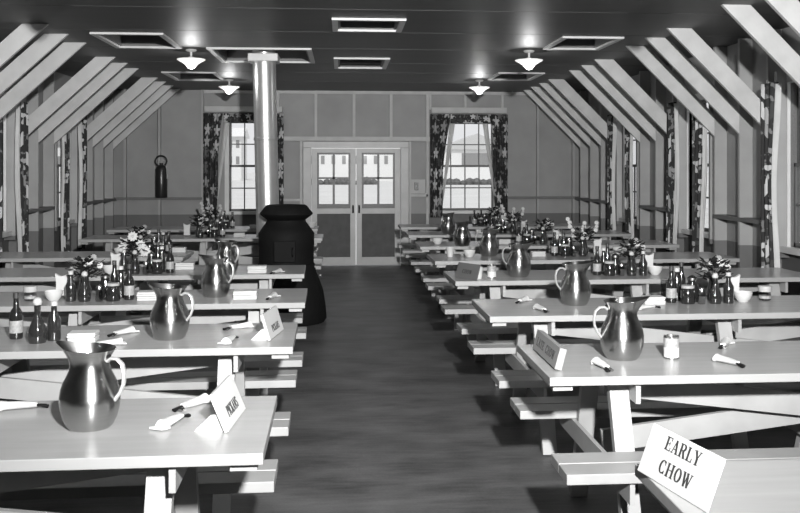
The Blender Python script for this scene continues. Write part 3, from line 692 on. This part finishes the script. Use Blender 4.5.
# condiment clusters (dx, dy, kind, maker, name, category)
def cluster(x, y, where, s=1, fl=0, seed=0, near=False):
    r = random.Random(seed)
    items = [('sauce', mk_sauce, -.172, -.035, 'dark sauce bottle with a paper label', 'bottle'), ('ketchup', mk_ketchup, -.10, .045, 'dark ketchup bottle with a light cap', 'bottle'),
             ('sugar', mk_sugar, -.085, -.085, 'squat dark mustard jar', 'jar'), ('cruet', mk_cruet, .085, -.10, 'round dark vinegar cruet', 'cruet'),
             ('shaker', mk_shaker, -.005, -.11, 'small glass shaker with a metal top', 'shaker'), ('flow%d' % fl, mk_flowers(fl), .125, .03, ('small bunch of mixed flowers in a dark vase', 'large white daisies in a dark vase', 'tall sprays of pale flowers in a dark vase')[fl], 'flower vase'),
             ('tumbler', mk_tumbler, -.17, .085, 'tall clear drinking glass', 'glass'),
             ('syrup', mk_syrup, -.02, .0, 'stout dark syrup jug with a metal lid', 'jug'), ('pepper', mk_pepper, -.05, .11, 'tall dark pepper sauce bottle', 'bottle')]
    if near: items.append(('bottle2', bottle_maker('oil_bottle', [(.001, 0), (.03, 0), (.032, .01), (.032, .1), (.014, .14), (.013, .17)], 'bottle', [(.016, .168), (.016, .19), (.001, .192)], 'cap'), .175, -.09, 'dark oil bottle with a light cap', 'bottle'))
    for kd, mk, dx, dy, nm, cat in items:
        if s < 0 and kd == 'tumbler': continue
        put(kd, mk, x+s*dx+r.uniform(-.004, .004), y+dy+r.uniform(-.004, .004), r.uniform(-.4, .4) if not kd.startswith('flow') else 0, nm, cat, where)
for i, x, y, fl in ((2, 2.22, 5.70, 0), (3, 2.17, 7.20, 0), (4, 2.20, 8.80, 2), (5, 2.12, 10.2, 0), (6, 2.1, 11.95, 2), (7, 2.1, 13.5, 0)):
    cluster(x, y, TR(i), 1, fl, i, near=i < 4)
    put('napholder', mk_napholder, x+.27, y+.06, .1, 'white paper napkins standing in a holder', 'napkin holder', TR(i))
    put('bowl', mk_bowl, x+.29, y-.04, 0, 'white china sugar bowl', 'bowl', TR(i))
put('gjar', mk_glassjar, 2.68, 5.72, 0, 'small glass jar with a white lid', 'jar', TR(2))
put('gjar', mk_glassjar, 2.62, 8.7, 0, 'small glass jar with a white lid', 'jar', TR(4))
for i, x, y, fl in ((2, -1.53, 6.10, 0), (3, -1.55, 7.62, 1), (4, -1.86, 9.28, 0), (5, -1.62, 11.5, 0), (6, -1.7, 13.2, 2)):
    cluster(x, y, TL(i), -1, fl, 20+i, near=i < 4)
    put('napholder', mk_napholder, x-.27, y+.06, -.1, 'white paper napkins standing in a holder', 'napkin holder', TL(i))
    if i < 5: put('bowl', mk_bowl, x-.29, y-.05, 0, 'white china sugar bowl', 'bowl', TL(i))
put('gjar', mk_glassjar, -1.97, 6.07, 0, 'small glass jar with a white lid', 'jar', TL(2))
put('cruet', mk_cruet, -1.46, 4.60, 0, 'dark round vinegar cruet at the left of the napkin stack', 'cruet', TL(1), scale=1.15)
put('bottle2', None, -1.40, 4.66, 0, 'dark oil bottle with light cap left of the napkin stack', 'bottle', TL(1))
put('sauce', mk_sauce, -1.60, 4.72, 0, 'dark sauce bottle left of the vinegar cruet', 'bottle', TL(1))
put('flow1', None, -1.30, 7.5, 0, 'extra vase of white daisies beside the pale napkins', 'flower vase', TL(3)) if False else None
put('cup', mk_cup, 1.03, 7.0, 0, 'white paper cup beside the dark sign', 'cup', TR(3))
put('can', mk_can, 1.14, 7.04, 1, 'small tin can beside the paper cup', 'can', TR(3))
put('bowl', mk_bowl, 1.2, 8.72, 0, 'white china bowl left of the pitcher', 'bowl', TR(4))
put('cup', mk_cup, 1.02, 8.75, 0, 'white paper cup near the aisle end', 'cup', TR(4))
put('bowl', mk_bowl, 1.05, 10.2, 0, 'white china bowl near the aisle end', 'bowl', TR(5))
put('bowl', mk_bowl, -.43, 13.2, 0, 'white bowl shape beside the stove', 'bowl', TL(6), scale=1.2)  # bowl mesh for a pale round spot beside the stove
put('tumbler', mk_tumbler, 1.62, 10.3, 0, 'tall clear glass left of the napkin stack', 'glass', TR(5))

# ------------------------------------------------------------------ outside
struct(MB().box(-160, 160, -60, 400, -.5, -.4).build('ground', M['snow']))
def barracks(x0, x1, y, z1, nrow, ncol, lab, gable=False, ww=.27, wh=1.25, zs=(2.6, 5.2)):
    t = empty('barracks', ((x0+x1)/2, y, -.4)); tag(t, lab, 'building', 'buildings outside'); w = (x1-x0)/2
    MB().box(-w, w, 0, 9, 0, z1).build('wall', M['barr'], t)
    if gable: MB().prism([(-w-.5, z1), (w+.5, z1), (0, z1+w*.45)], 'y', -.4, 9.4).build('roof', M['roof'], t)
    else: MB().prism([(-.7, z1), (9.7, z1), (4.5, z1+1.6)], 'x', -w-.4, w+.4).build('roof', M['barr'], t)
    for r in range(nrow):
        for c in range(ncol):
            cx = -w+(c+.5)*2*w/ncol; z = zs[r]
            MB().box(cx-ww, cx+ww, -.05, .02, z, z+wh).build('window', M['barrw'], t)
barracks(-46, -16, 150, 7.0, 2, 26, 'long white two storey barracks seen through the left back window')
barracks(-10, 9, 140, 6.6, 2, 12, 'white two storey barracks seen through the glazed doors')
barracks(14, 24, 130, 4.6, 1, 1, 'low white gabled hut seen through the right back window', True, 2.2, 1.9, (2.2,))
def clumps(x0, x1, y, h, lab):  # rounded clumps standing in for unidentified low dark strips outside
    mb = MB(); rr = random.Random(5); n = int((x1-x0)/.8)
    for i in range(n):
        x = -(x1-x0)/2+i*.8; s = rr.uniform(.7, 1.1)
        mb.lathe([(.001, -.1), (.5*s, 0), (.6*s, h*.4*s), (.4*s, h*.8*s), (.001, h*s)], 8, (x, rr.uniform(-.2, .2), 0))
    o = mb.build('clumps', M['clumps'], loc=((x0+x1)/2, y, -.4)); tag(o, lab, 'clumps')
clumps(12, 21, 110, .8, 'low dark hedge in front of the gabled hut outside')
clumps(-9, 5, 112, .9, 'low dark hedge outside beyond the glazed doors')
clumps(-27, -20, 115, .5, 'low dark hedge outside beyond the left back window')

# ------------------------------------------------------------------ light
w = bpy.data.worlds.new('world'); S.world = w; w.use_nodes = True
w.node_tree.nodes['Background'].inputs[0].default_value = (.97, .98, 1, 1); w.node_tree.nodes['Background'].inputs[1].default_value = 1.1
sd = bpy.data.lights.new('sun', 'SUN'); sd.energy = 2.2; sd.angle = R(1); so = bpy.data.objects.new('sun', sd); COL.objects.link(so)
so.rotation_euler = (R(40), 0, 0)      # from behind the camera, high
def spot(loc, aim, power, size, blend=1., rad=.08):
    d = bpy.data.lights.new('flash', 'SPOT'); d.energy = power; d.spot_size = R(size); d.spot_blend = blend; d.shadow_soft_size = rad
    o = bpy.data.objects.new('flash', d); COL.objects.link(o); o.location = loc
    o.rotation_euler = (Vector(aim)-Vector(loc)).to_track_quat('-Z', 'Y').to_euler(); return o
spot((.5, -.3, 2.42), (.2, 12, 2.6), 4100, 93)

S.view_settings.view_transform = 'Standard'; S.view_settings.look = 'None'
S.view_settings.exposure = -.1; S.view_settings.gamma = 1; S.view_settings.use_curve_mapping = False
